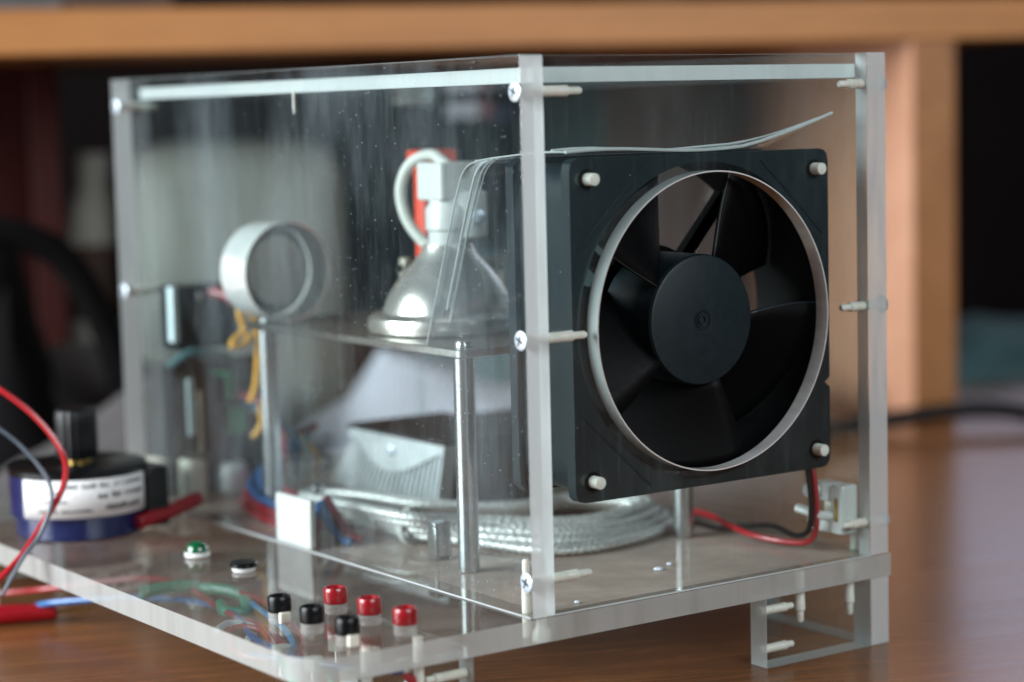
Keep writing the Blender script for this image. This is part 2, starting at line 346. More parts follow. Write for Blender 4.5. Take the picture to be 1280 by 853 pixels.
# ------------------------------------------------------------------ acrylic case
W, H, L = 166.5, 189.3, 318.5
T, TF = 9.4, 6.0
case = thing('acrylic_case', (W/2, L/2, ZT), 'large clear acrylic box with frosted edges on a wide base plate with feet', 'display case')
def plate(name, x0, x1, y0, y1, z0, z1, axis, clear, edge='frost', bottom_clear=True, top='same', label=None):
    mi = []
    for nax in ('x', 'x', 'y', 'y', 'z-', 'z'):
        if nax[0] == axis: mi.append(0)
        elif nax == 'z-' and bottom_clear: mi.append(0)
        else: mi.append(1)
    # face order of MB.box: -x, +x, -y, +y, -z, +z
    o = link(name, MB().box(x0, x1, y0, y1, z0, z1, mi), [clear, edge], case, smooth=False, bevel=.3)
    if label: o['label'] = label
    return o
lp_ = plate('side_panel', 0, T, 0, L, 0.15, H, 'x', 'clear_side', label='smudged left side panel with three screw heads')
lp_.data.materials.append(mt['frost_top']); lp_.data.polygons[3].material_index = 2
rp_ = plate('side_panel', W-T, W, 0, L, 0.15, H, 'x', 'clear', label='right side panel'); rp_.data.polygons[3].material_index = 0
plate('top_panel', T+.1, W-T-.1, TF+.1, L-T-.1, 180.2, 185.4, 'z', 'clear', 'frost_top', bottom_clear=False)
bp_ = plate('back_panel', T+.1, W-T-.1, L-T, L, 0.15, H-.3, 'y', 'clear')
bp_.data.polygons[0].material_index = 0; bp_.data.polygons[1].material_index = 0
# front panel with the round cut-out
FC = (W/2+.1, 95.0); RH = 53.5
def ring_plate(mb, x0, x1, z0, z1, r, y0, y1, c=FC, n=96, mis=(0, 1, 1), rcorner=0, notch=None, r2=None):
    r2 = r2 or r
    inn, out = [], []
    for i in range(n):
        a = 2*PI*(i+.5)/n; ca, sa = math.cos(a), math.sin(a)
        inn.append((c[0]+r*ca, c[1]+r*sa))
    # outline sampled along the rectangle in the same angular order
    for i in range(n):
        a = 2*PI*(i+.5)/n; ca, sa = math.cos(a), math.sin(a)
        tx = ((x1 if ca > 0 else x0)-c[0])/ca if abs(ca) > 1e-9 else 1e9
        tz = ((z1 if sa > 0 else z0)-c[1])/sa if abs(sa) > 1e-9 else 1e9
        t = min(tx, tz); x, z = c[0]+t*ca, c[1]+t*sa
        if rcorner:
            hx = x1-rcorner if x > c[0] else x0+rcorner; hz = z1-rcorner if z > c[1] else z0+rcorner
            if (x-hx)*(1 if x > c[0] else -1) > 0 and (z-hz)*(1 if z > c[1] else -1) > 0:
                d = math.hypot(x-hx, z-hz); x, z = hx+(x-hx)/d*rcorner, hz+(z-hz)/d*rcorner
        if notch and x > c[0] and notch[0] < z < notch[1]: x = min(x, notch[2])
        out.append((x, z))
    if not rcorner:      # snap the nearest samples onto the exact corners
        for cx in (x0, x1):
            for cz in (z0, z1):
                k = min(range(n), key=lambda i: (out[i][0]-cx)**2+(out[i][1]-cz)**2); out[k] = (cx, cz)
    vs = [(x, y0, z) for x, z in inn]+[(x, y0, z) for x, z in out]+[(c[0]+(x-c[0])*r2/r, y1, c[1]+(z-c[1])*r2/r) for x, z in inn]+[(x, y1, z) for x, z in out]
    fs, mi = [], []
    for i in range(n):
        j = (i+1) % n
        fs += [(i, n+i, n+j, j), (2*n+i, 2*n+j, 3*n+j, 3*n+i), (n+i, 3*n+i, 3*n+j, n+j), (i, j, 2*n+j, 2*n+i)]
        mi += [mis[0], mis[0], mis[1], mis[2]]
    mb.add(vs, fs, mi)
    return mb
fp = ring_plate(MB(), T+.1, W-T-.1, 0.15, H-.3, RH, 0.3, TF, mis=(0, 1, 1), n=128)
for k, f in enumerate(fp.f):
    if fp.m[k] == 1 and all(fp.v[i][2] < 0.3 for i in f): fp.m[k] = 0
link('front_panel', fp, ['clear_front', 'frost'], case, smooth=False)
link('hole_rim', MB().lathe([(RH-.1, 0.2), (RH-.55, 0.2), (RH-.55, TF+.1), (RH-.1, TF+.1), (RH-.1, 0.2)], (FC[0], 0, FC[1]), (0, 1, 0), 128, caps=False), 'hole_rim', case)
# base plate
BX0, BY1 = -88.2, 352
link('base_plate', MB().prism(rrect(BX0, W+1, -.8, BY1, (16, 1, 1, 8), 10), 'z', -8.4, 0, 0, 1), ['clear_base', 'frost_base'], case, smooth=True, angle=30)
df_ = link('floor_dust_reflection', MB().prism(rrect(.7, W-.7, .7, L-.7, (0, 0, 0, 0)), 'z', 0.02, 0.09), 'dust_reflection', case, smooth=False)  # added sheet carrying the dust and the painted pinkish reflection
df_['label'] = 'thin dust film on the box floor, coloured with a pinkish reflection'
# thin bright seams where panels stand on the base
link('seam', MB().box(-.35, .3, 1, L, 0.02, .6), 'frost', case, bevel=.15)
link('seam', MB().box(T+.1, W-T, -.25, .2, 0.02, .6), 'frost', case, bevel=.15)
# feet: each corner carries two plates standing on edge
def foot(x0, x1, y0, y1, axis):
    return plate('foot_plate', x0, x1, y0, y1, ZT+.02, -8.5, axis, 'clear', 'frost', bottom_clear=False)
foot(104.5, W-T-.2, 0, 9, 'y'); foot(W-T, W, 0, 62, 'x')
foot(-68, -23, 2, 11, 'y')
foot(104.5, W-T-.2, BY1-9, BY1, 'y'); foot(W-T, W, BY1-62, BY1, 'x')
foot(-80, -23, BY1-9, BY1, 'y'); foot(BX0+1, BX0+9.8, BY1-70, BY1-14, 'x')
# screws ------------------------------------------------------------
def shaft_mb(p, d, ln, r=1.85, thread=True):
    """bored hole with a threaded screw and paler narrow end"""
    prof = [(r, 0)]; h = 0.0; n = int(ln*0.62/0.7)
    for k in range(n):
        h0 = ln*0.62*k/n; prof += [(r*1.0, h0+.1), (r*0.86, h0+ln*0.62/n*.5)]
    prof += [(r*.98, ln*.62), (r*1.02, ln*.78), (r*.72, ln*.80), (r*.72, ln*.97), (r*.5, ln)]
    return MB().lathe(prof, p, d, 14)
def cross_head_mb(p, d, r=3.4):
    d = Vector(d).normalized(); mb = MB()
    mb.lathe([(r, 0), (r*.98, .35), (r*.86, .62), (r*.4, .75)], p, d, 28)
    return mb
def cross_mb(p, d, r=1.9):
    d = Vector(d).normalized(); a = d.orthogonal().normalized(); a = Matrix.Rotation(0.35, 3, d) @ a; b = d.cross(a); p = Vector(p)
    mb = MB()
    for u, v in ((a, b), (b, a)):
        vs = [p+u*su*r+v*sv*.42+d*h for su in (-1, 1) for sv in (-1, 1) for h in (0.5, .82)]
        mb.add(vs, [(0, 1, 3, 2), (4, 6, 7, 5), (0, 4, 5, 1), (2, 3, 7, 6), (0, 2, 6, 4), (1, 5, 7, 3)])
    return mb
def screw(p, d, ln, head=True, mat='nylon', r=1.85):
    """p: where it enters, d: into the plastic"""
    s_ = link('screw', shaft_mb(Vector(p), d, ln, r), mat, case)
    if head:
        nd = -Vector(d)
        link('screw_head', cross_head_mb(Vector(p), nd), 'steel_screw', s_)
        link('cross_recess', cross_mb(Vector(p), nd), 'ink', s_)
    return s_
for z in (177.3, 94.6, 12.3):
    screw((0, 2.9, z), (1, 0, 0), 27)
    screw((W, 2.9, z+.5), (-1, 0, 0), 21)
    screw((0, L-4.7, z), (1, 0, 0), 19); screw((W, L-4.7, z), (-1, 0, 0), 19)
for z in (-14.2, -28.6): screw((105, 4.7, z), (1, 0, 0), 16.5, head=False, r=1.7)
for z in (-15.5, -28): screw((-23.4, 6.7, z), (-1, 0, 0), 16, head=False, r=1.7)
for x, zt in ((125.3, -21), (150.4, -22), (-41.9, -29), (-62, -29)): screw((x, 4.7 if x > 0 else 6.5, -0.1), (0, 0, -1), -zt, head=False, r=1.9)
screw((4.3, 9.5, -8.2), (0, 0, 1), 27, head=False, r=1.8)
screw((W-4.3, 14, -8.2), (0, 0, 1), 24, head=False, r=1.8)
screw((4.6, 160, 181), (0, 0, -1), 9, head=False, r=.5)
link('base_plug', MB().lathe([(3.4, 0), (3.1, 3), (1.9, 5), (1.9, 8)], (5.5, 2.8, -8.3), (0, 0, 1), 20), 'nylon_clear', case)

# ------------------------------------------------------------------ cooling fan
FX, FZ = FC; Y0, Y1 = 6.25, 44.2
fan = thing('cooling_fan', (FX, (Y0+Y1)/2, FZ-59.5), 'square black axial fan with five blades bolted behind the round cut-out', 'fan')
fb = MB(); hs = 59.5
ring_plate(fb, FX-hs, FX+hs, FZ-hs, FZ+hs, 56.5, Y0, Y0+4.6, mis=(0, 0, 1), rcorner=4, notch=(66.0, 68.6, FX+56.9), r2=57.2, n=240)
ring_plate(fb, FX-hs, FX+hs, FZ-hs, FZ+hs, 57.2, Y1-4.6, Y1, mis=(0, 0, 1), rcorner=4, n=120)
ring_plate(fb, FX-hs+2.2, FX+hs-2.2, FZ-hs+2.2, FZ+hs-2.2, 57.25, Y0+4.4, Y1-4.4, mis=(0, 0, 1), rcorner=9, n=120)
link('frame', fb, ['fan_black', 'fan_dark'], fan, bevel=.35, angle=30)
for sx in (-1, 1):
    for sz in (-1, 1):
        a = Vector((FX+sx*25, 0, FZ+sz*58)); b = Vector((FX+sx*58, 0, FZ+sz*27)); dv = (b-a).normalized()
        pts = [a+dv*4, a+dv*14, b-dv*12, b-dv*3]
        nrm = Vector((dv.z, 0, -dv.x))*.55
        if True:
            q = [a+dv*2, b-dv*2]
            vs = []
            for p_ in q:
                for s2 in (-1, 1):
                    for y in (Y0-.45, Y0+.4): vs.append(Vector((p_.x, y, p_.z))+nrm*s2)
            link('corner_rib', MB().add(vs, [(0, 1, 3, 2), (4, 6, 7, 5), (0, 4, 5, 1), (2, 3, 7, 6), (0, 2, 6, 4), (1, 5, 7, 3)]), 'fan_black', fan, bevel=.2)
for sx in (-1, 1):
    for sz in (-1, 1):
        c = (FX+sx*52.2, 1.2, FZ+sz*52.2)
        mb = MB().lathe([(1.2, .0), (2.15, 0.3)]+[(2.2 if k % 2 else 1.95, .5+k*.55) for k in range(10)]+[(2.2, 6.3)], c, (0, 1, 0), 18)
        bo = link('bolt', mb, 'nylon', fan)
        link('washer', MB().lathe([(2.3, 4.6), (3.5, 4.6), (3.5, 5.0), (2.3, 5.0)], c, (0, 1, 0), 24, caps=False), 'fan_dark', bo)
# impeller
imp = link('impeller_hub', MB().lathe([(0, 8.6), (1.1, 8.6), (1.15, 8.0), (1.9, 8.0), (2.0, 8.55), (22.2, 8.4), (23.1, 8.8), (23.6, 9.8), (23.6, 36), (0, 36)], (FX, 0, FZ), (0, 1, 0), 72), 'fan_black', fan, angle=25)
link('hub_dimple', MB().lathe([(2.9, 7.95), (3.1, 8.35), (3.5, 8.4), (3.6, 8.0)], (FX, .3, FZ), (0, 1, 0), 28, caps=False), 'fan_dark', imp)
for k in range(5):
    th0 = math.radians(2.5+72*k); rows = []
    for j in range(9):
        r = 22.8+(55.6-22.8)*j/8; row = []
        for i in range(11):
            t = i/10; sweep = math.radians(63-5*j/8)*(t**0.92)
            th = th0+math.radians(1.5)*math.sin(j/8*PI)-sweep
            y = 9.4+27*(t**1.15)*(1-.06*j/8)
            row.append((FX+r*math.cos(th), y, FZ+r*math.sin(th)))
        rows.append(row)
    bl_ = link('fan_blade', MB().sheet(rows), ['fan_dark', 'blade_edge'], fan, solid=1.3)
    bl_.modifiers['thickness'].material_offset_rim = 1
st = MB()
for a in (20, 110, 200, 290):
    t = math.radians(a+28); u = Vector((math.cos(t), 0, math.sin(t))); v = Vector((-math.sin(t), 0, math.cos(t)))
    vs = [Vector((FX, 0, FZ))+u*r+v*s_*2.6+Vector((0, y, 0)) for r in (22, 57.6) for s_ in (-1, 1) for y in (39.5, 43.8)]
    link('strut', MB().add(vs, [(0, 1, 3, 2), (4, 6, 7, 5), (0, 4, 5, 1), (2, 3, 7, 6), (0, 2, 6, 4), (1, 5, 7, 3)]), 'fan_dark', fan, bevel=.4)
link('motor_disc', MB().lathe([(0, 38), (26, 38), (26, 43.9), (0, 43.9)], (FX, 0, FZ), (0, 1, 0), 48), 'fan_dark', fan)

# clear bent hood behind the fan
prof = [(7.2, 156.4), (18, 156.2), (34, 155.6), (52, 154.4), (64, 152.6), (70, 149), (73.5, 143), (80, 128), (88, 108), (96, 88), (98, 83)]
PP = spline([(0, y, z) for y, z in prof], 4)
rows = []
for i in range(15):
    x = 23+(146-23)*i/14; t = i/14
    row = []
    for p_ in PP:
        curl = max(0, (t-.62))/.38
        fr_ = max(0.0, 1-(p_.y-7)/36)
        row.append((x, p_.y, p_.z+(11*curl**1.6)*fr_+.8*math.sin(t*9+p_.y*.05)*fr_))
    rows.append(row)
hood = tag(link('clear_hood', MB().sheet(rows), 'film', solid=.8, origin=(80, 50, 82)), 'bent clear plastic hood running from the top of the fan down to the metal stand', 'plastic hood')
hb = MB()
edge1 = [Vector(rows[0][k]) for k in range(len(PP))]
hb.tube(edge1, .32, 8)
link('hood_edge_bead', hb, 'frost', hood)
for dx_, rr_, i0, i1 in ((6, .55, 14, -6), (8.4, .4, 14, -5), (10, .25, 16, -12)):
    link('hood_streak', MB().tube([Vector(p_)+Vector((dx_, -.4, 0.5)) for p_ in edge1[i0:i1]], rr_, 8), 'frost_top', hood)  # pale tubes added for the bright streaks down the clear film
for rw, rr_ in ((1.0, .4), (5.0, .25)):
    k_ = int(rw*3); link('hood_cross_streak', MB().tube([Vector(rows[i][k_])+Vector((0, 0, .5+.3*math.sin(i))) for i in range(15)], rr_, 8), 'frost_top', hood)  # pale tubes added for the bright streaks across the film's top
lip = MB().tube([Vector(rows[i][0])+Vector((0, -.1, 0)) for i in range(15)], .6, 8)
link('hood_lip', lip, 'frost_top', hood)

# ------------------------------------------------------------------ metal stand on four standoffs
stand = thing('metal_stand', (77, 160, 0), 'flat steel platform on four round aluminium standoffs inside the case', 'stand')
link('platform', MB().prism(rrect(20.5, 136, 71, 240, (3, 3, 3, 3), 4), 'z', 81.3, 84.3), 'brushed', stand, bevel=.4)
for x, y in ((27, 78.8), (128.4, 76), (27.5, 231), (128.4, 231)):
    so = link('standoff', MB().lathe([(3.6, .1), (4.0, .6), (4.0, 80.6), (3.6, 81.1)], (x, y, 0), (0, 0, 1), 32), 'aluminium', stand)
    link('cap_nut', MB().lathe([(3.3, 84.4), (3.4, 85.5), (2.7, 86.8), (0.3, 87.2)], (x, y, 0), (0, 0, 1), 20), 'aluminium', so)

# lamp: spun metal dome with white ceramic socket
LX, LY = 60.5, 137.0
lamp = thing('dome_lamp', (LX, LY, 84.4), 'shiny bell shaped metal lamp with white ceramic socket on the steel platform', 'lamp')
link('dome', MB().lathe([(30.5, 84.5), (32.5, 85.2), (33, 87.4), (32.4, 90.6), (30, 92), (26.8, 92.6), (26.2, 94.2), (24.6, 98.5), (21.6, 103.5), (17.6, 108.5), (13.6, 112.6), (11.2, 115.6), (9.8, 119)], (LX-1, LY, 0), (0, 0, 1), 64), 'polished', lamp)
sk = link('socket', MB().lathe([(8.3, 118.5), (8.4, 124), (9.4, 125), (9.4, 133), (8.0, 135), (7.6, 140)], (LX, LY, 0), (0, 0, 1), 36), 'ceramic', lamp)
link('socket_cap', MB().prism(rrect(LX-8.5, LX+11, LY-7.5, LY+11, (2, 2, 2, 2), 4), 'z', 136.5, 151.5), 'ceramic', sk, bevel=.8)
link('socket_lug', MB().lathe([(6, 121), (7.2, 122), (7.2, 139), (6, 140)], (LX+6, LY-5, 0), (0, 0, 1), 30), 'ceramic', sk)
link('terminal_screw', MB().lathe([(2.6, 0), (2.6, 2.4), (1, 3)], (LX+6, LY-12.5, 130), (-.3, -1, 0), 16), 'steel_screw', sk)
lc = MB().tube(spline([(LX+2, LY+3, 150), (LX-1, LY+10, 154.5), (LX-6, LY+18, 151), (LX-8, LY+23, 141), (LX-7, LY+21, 129), (LX-3, LY+14, 119), (LX+2, LY+8, 116)], 8), 2.3, 12)
link('lamp_cable', lc, 'white_cable', lamp)
ora = MB().box(LX+8, LX+17, LY+31, LY+39, 84.5, 150).box(LX+6, LX+24, LY+29, LY+41, 147, 156)
single('orange_bracket', ora, 'orange', 'bright orange plastic bracket standing behind the white lamp socket', 'bracket', bevel=1.2, origin=(LX+5, LY+31, 84.5))
bb = MB().box(52, 56, 158, 163, 84.5, 113).box(52, 108, 158, 163, 106, 111).box(100, 108, 158, 163, 84.5, 106)
single('bracket_box', bb, 'beige_metal', 'dull beige metal bracket plate right behind the dome lamp', 'bracket', bevel=1, origin=(LX+12, LY+20, 84.5))
# lever and pivot on the platform in front of the lamp
lv = thing('lever_arm', (112, 118, 84.4), 'thin metal lever arm with round pivot beside the dome lamp', 'lever')
link('arm', MB().tube([(96, 132, 104), (112, 108, 96), (128, 92, 88)], 1.1, 10), 'aluminium', lv)
link('pivot', MB().lathe([(4.4, 84.6), (4.6, 86), (3, 100), (3.4, 106)], (96, 132, 0), (0, 0, 1), 24), 'aluminium', lv)
wire('bare_rod', 'thin bare metal rod lying along the platform edge', [(35, 92, 87), (60, 86, 87.5), (100, 82, 88), (126, 84, 88)], .7, 'aluminium', cat='rod')

# polished metal cup lying on its side
RX, RY, RZ = 17.5, 197, 104.6
RX += 15; RY += 19
cup = thing('metal_cup', (RX, RY, 84.4), 'polished metal cup lying on its side with a grey disc inside', 'cup')
link('cup_wall', MB().lathe([(21.3, 0), (20.7, 0), (20.5, 4), (20.2, 19), (20.8, 21), (21.4, 14), (21.3, 0)], (RX-2.5, RY-1, RZ+1.4), (-.05, 1, 0), 56, caps=False), 'cup_metal', cup)
link('cup_disc', MB().lathe([(0, 9), (14.5, 9), (15, 9.6), (15.2, 14), (19.5, 15)], (RX-2.5, RY-1, RZ+1.4), (-.05, 1, 0), 48), 'grey_disc', cup)

# ------------------------------------------------------------------ finned power block under the platform
ps = thing('finned_heatsink', (86, 228, 0), 'silver finned metal heatsink block with dark top under the platform', 'heatsink')
def lean(x, y, z):                         # the block leans back as it rises
    return (x-z*.08, y-z*(.4+.6*(y-175)/95), z)
def lb(mb, x0, x1, y0, y1, z0, z1):
    vs = [lean(x, y, z) for x in (x0, x1) for y in (y0, y1) for z in (z0, z1)]
    return mb.add(vs, [(0, 1, 3, 2), (4, 6, 7, 5), (0, 4, 5, 1), (2, 3, 7, 6), (0, 2, 6, 4), (1, 5, 7, 3)])
link('body', lb(MB(), 80, 121, 176, 269, 3, 33), 'dark_metal', ps, bevel=.5)
nf = 22
def ftop(t): return 29-12*math.sin(PI*min(1, max(0, (t-.02)/.9)))**1.3
for k in range(nf):
    y = 176+92*k/nf; t = (k+.5)/nf
    link('fin', lb(MB(), 74.5, 79.8, y, y+1.7, 4, ftop(t)), 'fin_metal', ps)
fr = MB(); fr_top = []
for k in range(44):
    y = 175.5+93.5*k/44; t = (k+.5)/44
    lb(fr, 73.2, 79.9, y, y+93.5/44+.01, ftop(t)+.1, 33.5)
link('face_plate', fr, 'fin_metal', ps)
link('end_rib', lb(MB(), 72.9, 80, 173.5, 175.4, 3, 33.5), 'fin_metal', ps)
link('top_cover', lb(MB(), 71.5, 122, 172, 272, 33.7, 35.6), 'dark_metal', ps, bevel=.4)
link('face_screw', MB().lathe([(2.2, 0), (2.2, 1.2), (1, 1.8)], lean(73.1, 222, 27), (-1, -.2, 0), 18), 'steel_screw', ps)
single('grey_side_block', MB().box(124, 152, 160, 222, .2, 32).box(123, 153, 159, 223, 32.1, 35.5, 1), ['beige_metal', 'dark_metal'], 'plain beige metal block with dark lid behind the fan at the foot of the case', 'block', bevel=1, origin=(138, 190, 0))

# ------------------------------------------------------------------ coil of braided cable
coil = thing('braided_cable_coil', (95, 140, 0), 'coil of silver braided cable tied with a white band on the case floor', 'cable')
def braid(pts, r, ph=0.0, tw=2.2):
    P = spline(pts, 46)
    return MB().tube(P, r, 10, rfun=lambda i, th: r*(1+.13*math.sin(i*1.7+2*th+ph)+.09*math.sin(-i*1.3+2*th)))
LOW = [(36, 214, 2.6), (38, 175, 4), (39, 137, 4), (53, 110, 2.6), (68, 78, 2.0), (103, 76, 2.0), (138, 94, 2.0), (149, 124, 2.2), (130, 149, 3), (96, 153, 4), (67, 168, 4), (60, 200, 4), (48, 222, 3)]
TOP = [(27, 207, 12), (27, 168, 13), (31, 131, 13), (52, 121, 10), (82, 100, 8), (108, 95, 8), (134, 104, 8), (140, 121, 8), (122, 138, 9), (90, 142, 9), (58, 158, 11), (46, 185, 12), (36, 210, 12)]
def loop(s_, off, k):
    rn = random.Random(k); out = []
    for i, (a, b) in enumerate(zip(LOW, TOP)):
        p = Vector(a).lerp(Vector(b), s_); c = Vector((92, 135, p.z)); d = (c-p).normalized()
        j = .4 if i in (1, 2) else 1.3
        p += d*off*(.6 if i in (1, 2) else 1)+Vector((rn.uniform(-j, j), rn.uniform(-j, j), rn.uniform(-.3, .3)*j*.6)); p.z = max(p.z, 2.3)
        out.append(tuple(p))
    return out+[out[0]]
for k, (s_, off) in enumerate([(0, 0), (.02, 4.0), (.03, 9), (.33, .8), (.36, 4.8), (.66, .4), (.70, 4.6), (.5, 8.5), (.85, 7.5), (1.0, 0.6), (1.02, 4.6)]):
    link('cable_loop', braid(loop(s_, off, k), 1.75, k), 'braid', coil, angle=70)
for q_ in (-1.3, 0, 1.3):
    link('tie_band', MB().tube([(38.3+5.6*math.cos(t_*PI/12), 137+q_, 7.6+7.0*math.sin(t_*PI/12)) for t_ in range(25)], .8, 8), 'white_cable', coil)
clip = thing('metal_clip', (31, 106, 0), 'small bent metal clip standing on the base in front of the cable coil', 'clip')
link('clip_leg', MB().box(27.8, 29.8, 103, 109, .1, 13), 'aluminium', clip, bevel=.4)
link('clip_leg', MB().box(33.2, 35.2, 103, 109, .1, 13), 'aluminium', clip, bevel=.4)
link('clip_bridge', MB().box(27.8, 35.2, 103, 109, 13.1, 14.6), 'aluminium', clip, bevel=.4)

# ------------------------------------------------------------------ binding posts on the base
def post(col, x, y, label, grp, turn=0, square=False):
    t = thing('banana_socket', (x, y, 0), label, 'socket', grp)
    cp = 'black_plastic' if col == 'black' else 'red_plastic'
    z = 3.6
    link('socket_cap', MB().lathe([(3.9, z), (4.15, z+.4), (4.15, z+4.6), (3.8, z+5.4), (3.2, z+5.6), (2.7, z+5.4), (2.5, z+3.6), (0, z+3.6)], (x, y, 0), (0, 0, 1), 36), cp, t)
    link('socket_neck', MB().lathe([(3.85, .05), (3.9, 1.4), (3.6, 1.7), (3.9, 2.1), (3.9, 3.5)], (x, y, 0), (0, 0, 1), 32), 'neck', t)
    link('locking_nut', MB().lathe([(3.6, -8.5), (3.6, -13), (2, -13.4)], (x, y, 0), (0, 0, 1), 6), 'nylon', t, smooth=False)
    link('solder_pin', MB().lathe([(1.1, -13), (1.1, -19), (.4, -19.6)], (x, y, 0), (0, 0, 1), 12), 'aluminium', t)
    if square: link('square_tab', MB().box(x-2.3, x+1.7, y-4.9, y-3.2, .1, 4.0), 'ivory', t, bevel=.4)
    return t
post('black', -66.6, 55.1, 'black capped socket farthest left in the row along the base edge', 'black sockets on the base', square=True)
post('black', -66.0, 33.9, 'black capped socket in the middle of the black row', 'black sockets on the base')
post('black', -65.4, 11.8, 'black capped socket nearest the rounded corner of the base', 'black sockets on the base', square=True)
post('red', -45.3, 53.8, 'red capped socket at the far end of the red row', 'red sockets on the base')
post('red', -44.8, 32, 'red capped socket in the middle of the red row', 'red sockets on the base')
post('red', -43.5, 11.4, 'red capped socket nearest the front edge of the base', 'red sockets on the base')
led = thing('indicator_light', (-38.1, 173.6, 0), 'round green indicator light with white collar on the base', 'indicator light')
link('lens', MB().lathe([(4.6, 2.2), (4.5, 3.6), (3.6, 5.2), (1.8, 6.2), (0, 6.5)], (-38.1, 173.6, 0), (0, 0, 1), 32), 'green_led', led)
link('collar', MB().lathe([(4.7, .05), (5.2, .8), (4.9, 2.1), (0, 2.1)], (-38.1, 173.6, 0), (0, 0, 1), 32), 'ceramic', led)
btn = thing('push_button', (-37, 137, 0), 'flat black push button with a white collar on the base', 'button')
link('cap', MB().lathe([(5.2, 1.9), (5.3, 3.1), (4.8, 3.7), (0, 3.9)], (-37, 137, 0), (0, 0, 1), 32), 'black_plastic', btn)
link('collar', MB().lathe([(4.2, .05), (4.6, .8), (4.6, 1.8), (0, 1.8)], (-37, 137, 0), (0, 0, 1), 32), 'ceramic', btn)

# ------------------------------------------------------------------ potentiometer with knob
PX, PY = -51, 256
pot = thing('rotary_dial', (PX, PY, 0), 'blue round dial unit with white paper label and black ribbed knob', 'dial')
link('body', MB().lathe([(25.5, .1), (26.2, 1), (26.5, 9), (28.4, 9.4), (28.4, 27.2), (27.6, 28), (0, 28.2)], (PX, PY, 0), (0, 0, 1), 72), 'blue_body', pot)
link('top_cover', MB().lathe([(28.7, 26.2), (28.7, 28.6), (27.8, 29.2), (0, 29.3)], (PX, PY, 0), (0, 0, 1), 72), 'black_plastic', pot)
lab = link('paper_label', MB().lathe([(28.75, 10.3), (28.75, 26.0)], (PX, PY, 0), (0, 0, 1), 60, a0=math.radians(196), a1=math.radians(318), caps=False), 'paper_label', pot, solid=.15)
ink = MB(); rnd = random.Random(3)
for row, (z, hgt, a_, b_) in enumerate([(22.6, 1.8, 236, 306), (18.0, 2.4, 262, 308), (13.0, 2.4, 268, 304), (12.8, 1.2, 212, 258), (16.8, 1.0, 204, 236), (20.6, 1.0, 206, 232)]):
    a = a_
    while a < b_:
        wd = rnd.uniform(.7, 2.0)
        if rnd.random() < .86:
            zz = z+rnd.uniform(-.1, .1)
            ink.lathe([(28.98, zz), (28.98, zz+hgt*rnd.uniform(.6, 1))], (PX, PY, 0), (0, 0, 1), 2, a0=math.radians(a), a1=math.radians(a+wd), caps=False)
        a += wd+rnd.uniform(.4, .9)
link('label_print', ink, 'ink', lab)
kn = link('knob', MB().tube([(PX, PY, z) for z in (31.5, 32, 50, 51.8, 52.4)], 8.2, 72, rfun=lambda i, th: (8.4 if i not in (0, 3, 4) else (8.2, 0, 0, 7.8, 6.8)[i])*(1+.045*math.sin(18*th))), 'black_plastic', pot, angle=60)
link('bush', MB().lathe([(5.6, 29.3), (5.6, 30.6), (4.0, 31.4), (0, 31.4)], (PX, PY, 0), (0, 0, 1), 24), 'brass', pot)
link('side_tab', MB().box(PX+20, PX+31, PY-22, PY-4, 2, 27), 'black_plastic', pot, bevel=1.2)

# white blocks along the panel
single('white_block', MB().box(1.2, 4.2, 153, 181, .1, 20), 'ceramic', 'taller white plastic block at the foot of the left panel, nearest the camera', 'plastic block', 'white plastic blocks on the base', bevel=.8, origin=(5, 166, 0))
single('white_block', MB().box(-7, 3, 283, 297, .1, 21), 'ivory', 'white plastic block beside the dial, at the far left foot of the case', 'plastic block', 'white plastic blocks on the base', bevel=.8, origin=(-2, 290, 0))
single('white_block', MB().box(14, 24, 285, 296, .1, 19), 'ivory', 'small white plastic block inside the case behind the far left post', 'plastic block', 'white plastic blocks on the base', bevel=2, origin=(19, 290, 0))
single('white_block', MB().box(30, 44, 280, 292, .1, 16), 'ceramic', 'round edged white block inside the case near the circuit board', 'plastic block', 'white plastic blocks on the base', bevel=4, origin=(37, 286, 0))

# white clamp with the fan lead
cl = thing('cable_clamp', (153, 14, 9), 'white plastic cable clamp fixed low on the right panel inside the case', 'clamp')
link('clamp_body', MB().box(148.5, 157, 6.2, 13, 8, 27).box(148.5, 157, 13.01, 26, 8, 13).box(148.5, 157, 13.01, 23, 20, 27), 'ceramic', cl, bevel=1.0)
link('clamp_slot', MB().box(148.2, 148.45, 8.6, 10.4, 13, 22), 'brass', cl)
link('clamp_back', MB().box(154, 157, 13.02, 22, 13.1, 19.9), 'ivory', cl, bevel=.3)
link('strap_tail', MB().tube(spline([(143, 25, 17), (143.5, 20, 16.4), (144, 14, 15.6), (149, 12, 15)], 5), 1.8, 10), 'ceramic', cl)
link('clamp_head', MB().lathe([(2, 0), (3.2, .6), (3.2, 3.2), (2, 3.8)], (147, 22, 24), (-.5, -1, 0), 18), 'ceramic', cl)
wire('fan_lead', 'red wire hanging from the fan bottom and curving left over the case floor', [(141.5, 16, 37), (142, 14.5, 30), (142.6, 14, 20), (143.6, 15.5, 10), (144.5, 21, 4.2), (144, 34, 2.4), (142.5, 50, 2.6), (145, 66, 3.6), (148, 84, 5.4), (150, 108, 5)], 1.2, 'red_wire', 'fan leads')
wire('fan_lead', 'black wire beside the red one below the fan, looping on the case floor', [(139.4, 16.5, 37), (139.8, 15, 30), (140.4, 14.4, 20), (141.4, 17, 10), (143, 26, 6), (148, 44, 6.4), (151, 60, 4), (146, 74, 1.6), (147, 88, 1.4), (149, 112, 2)], 1.1, 'black_wire', 'fan leads')

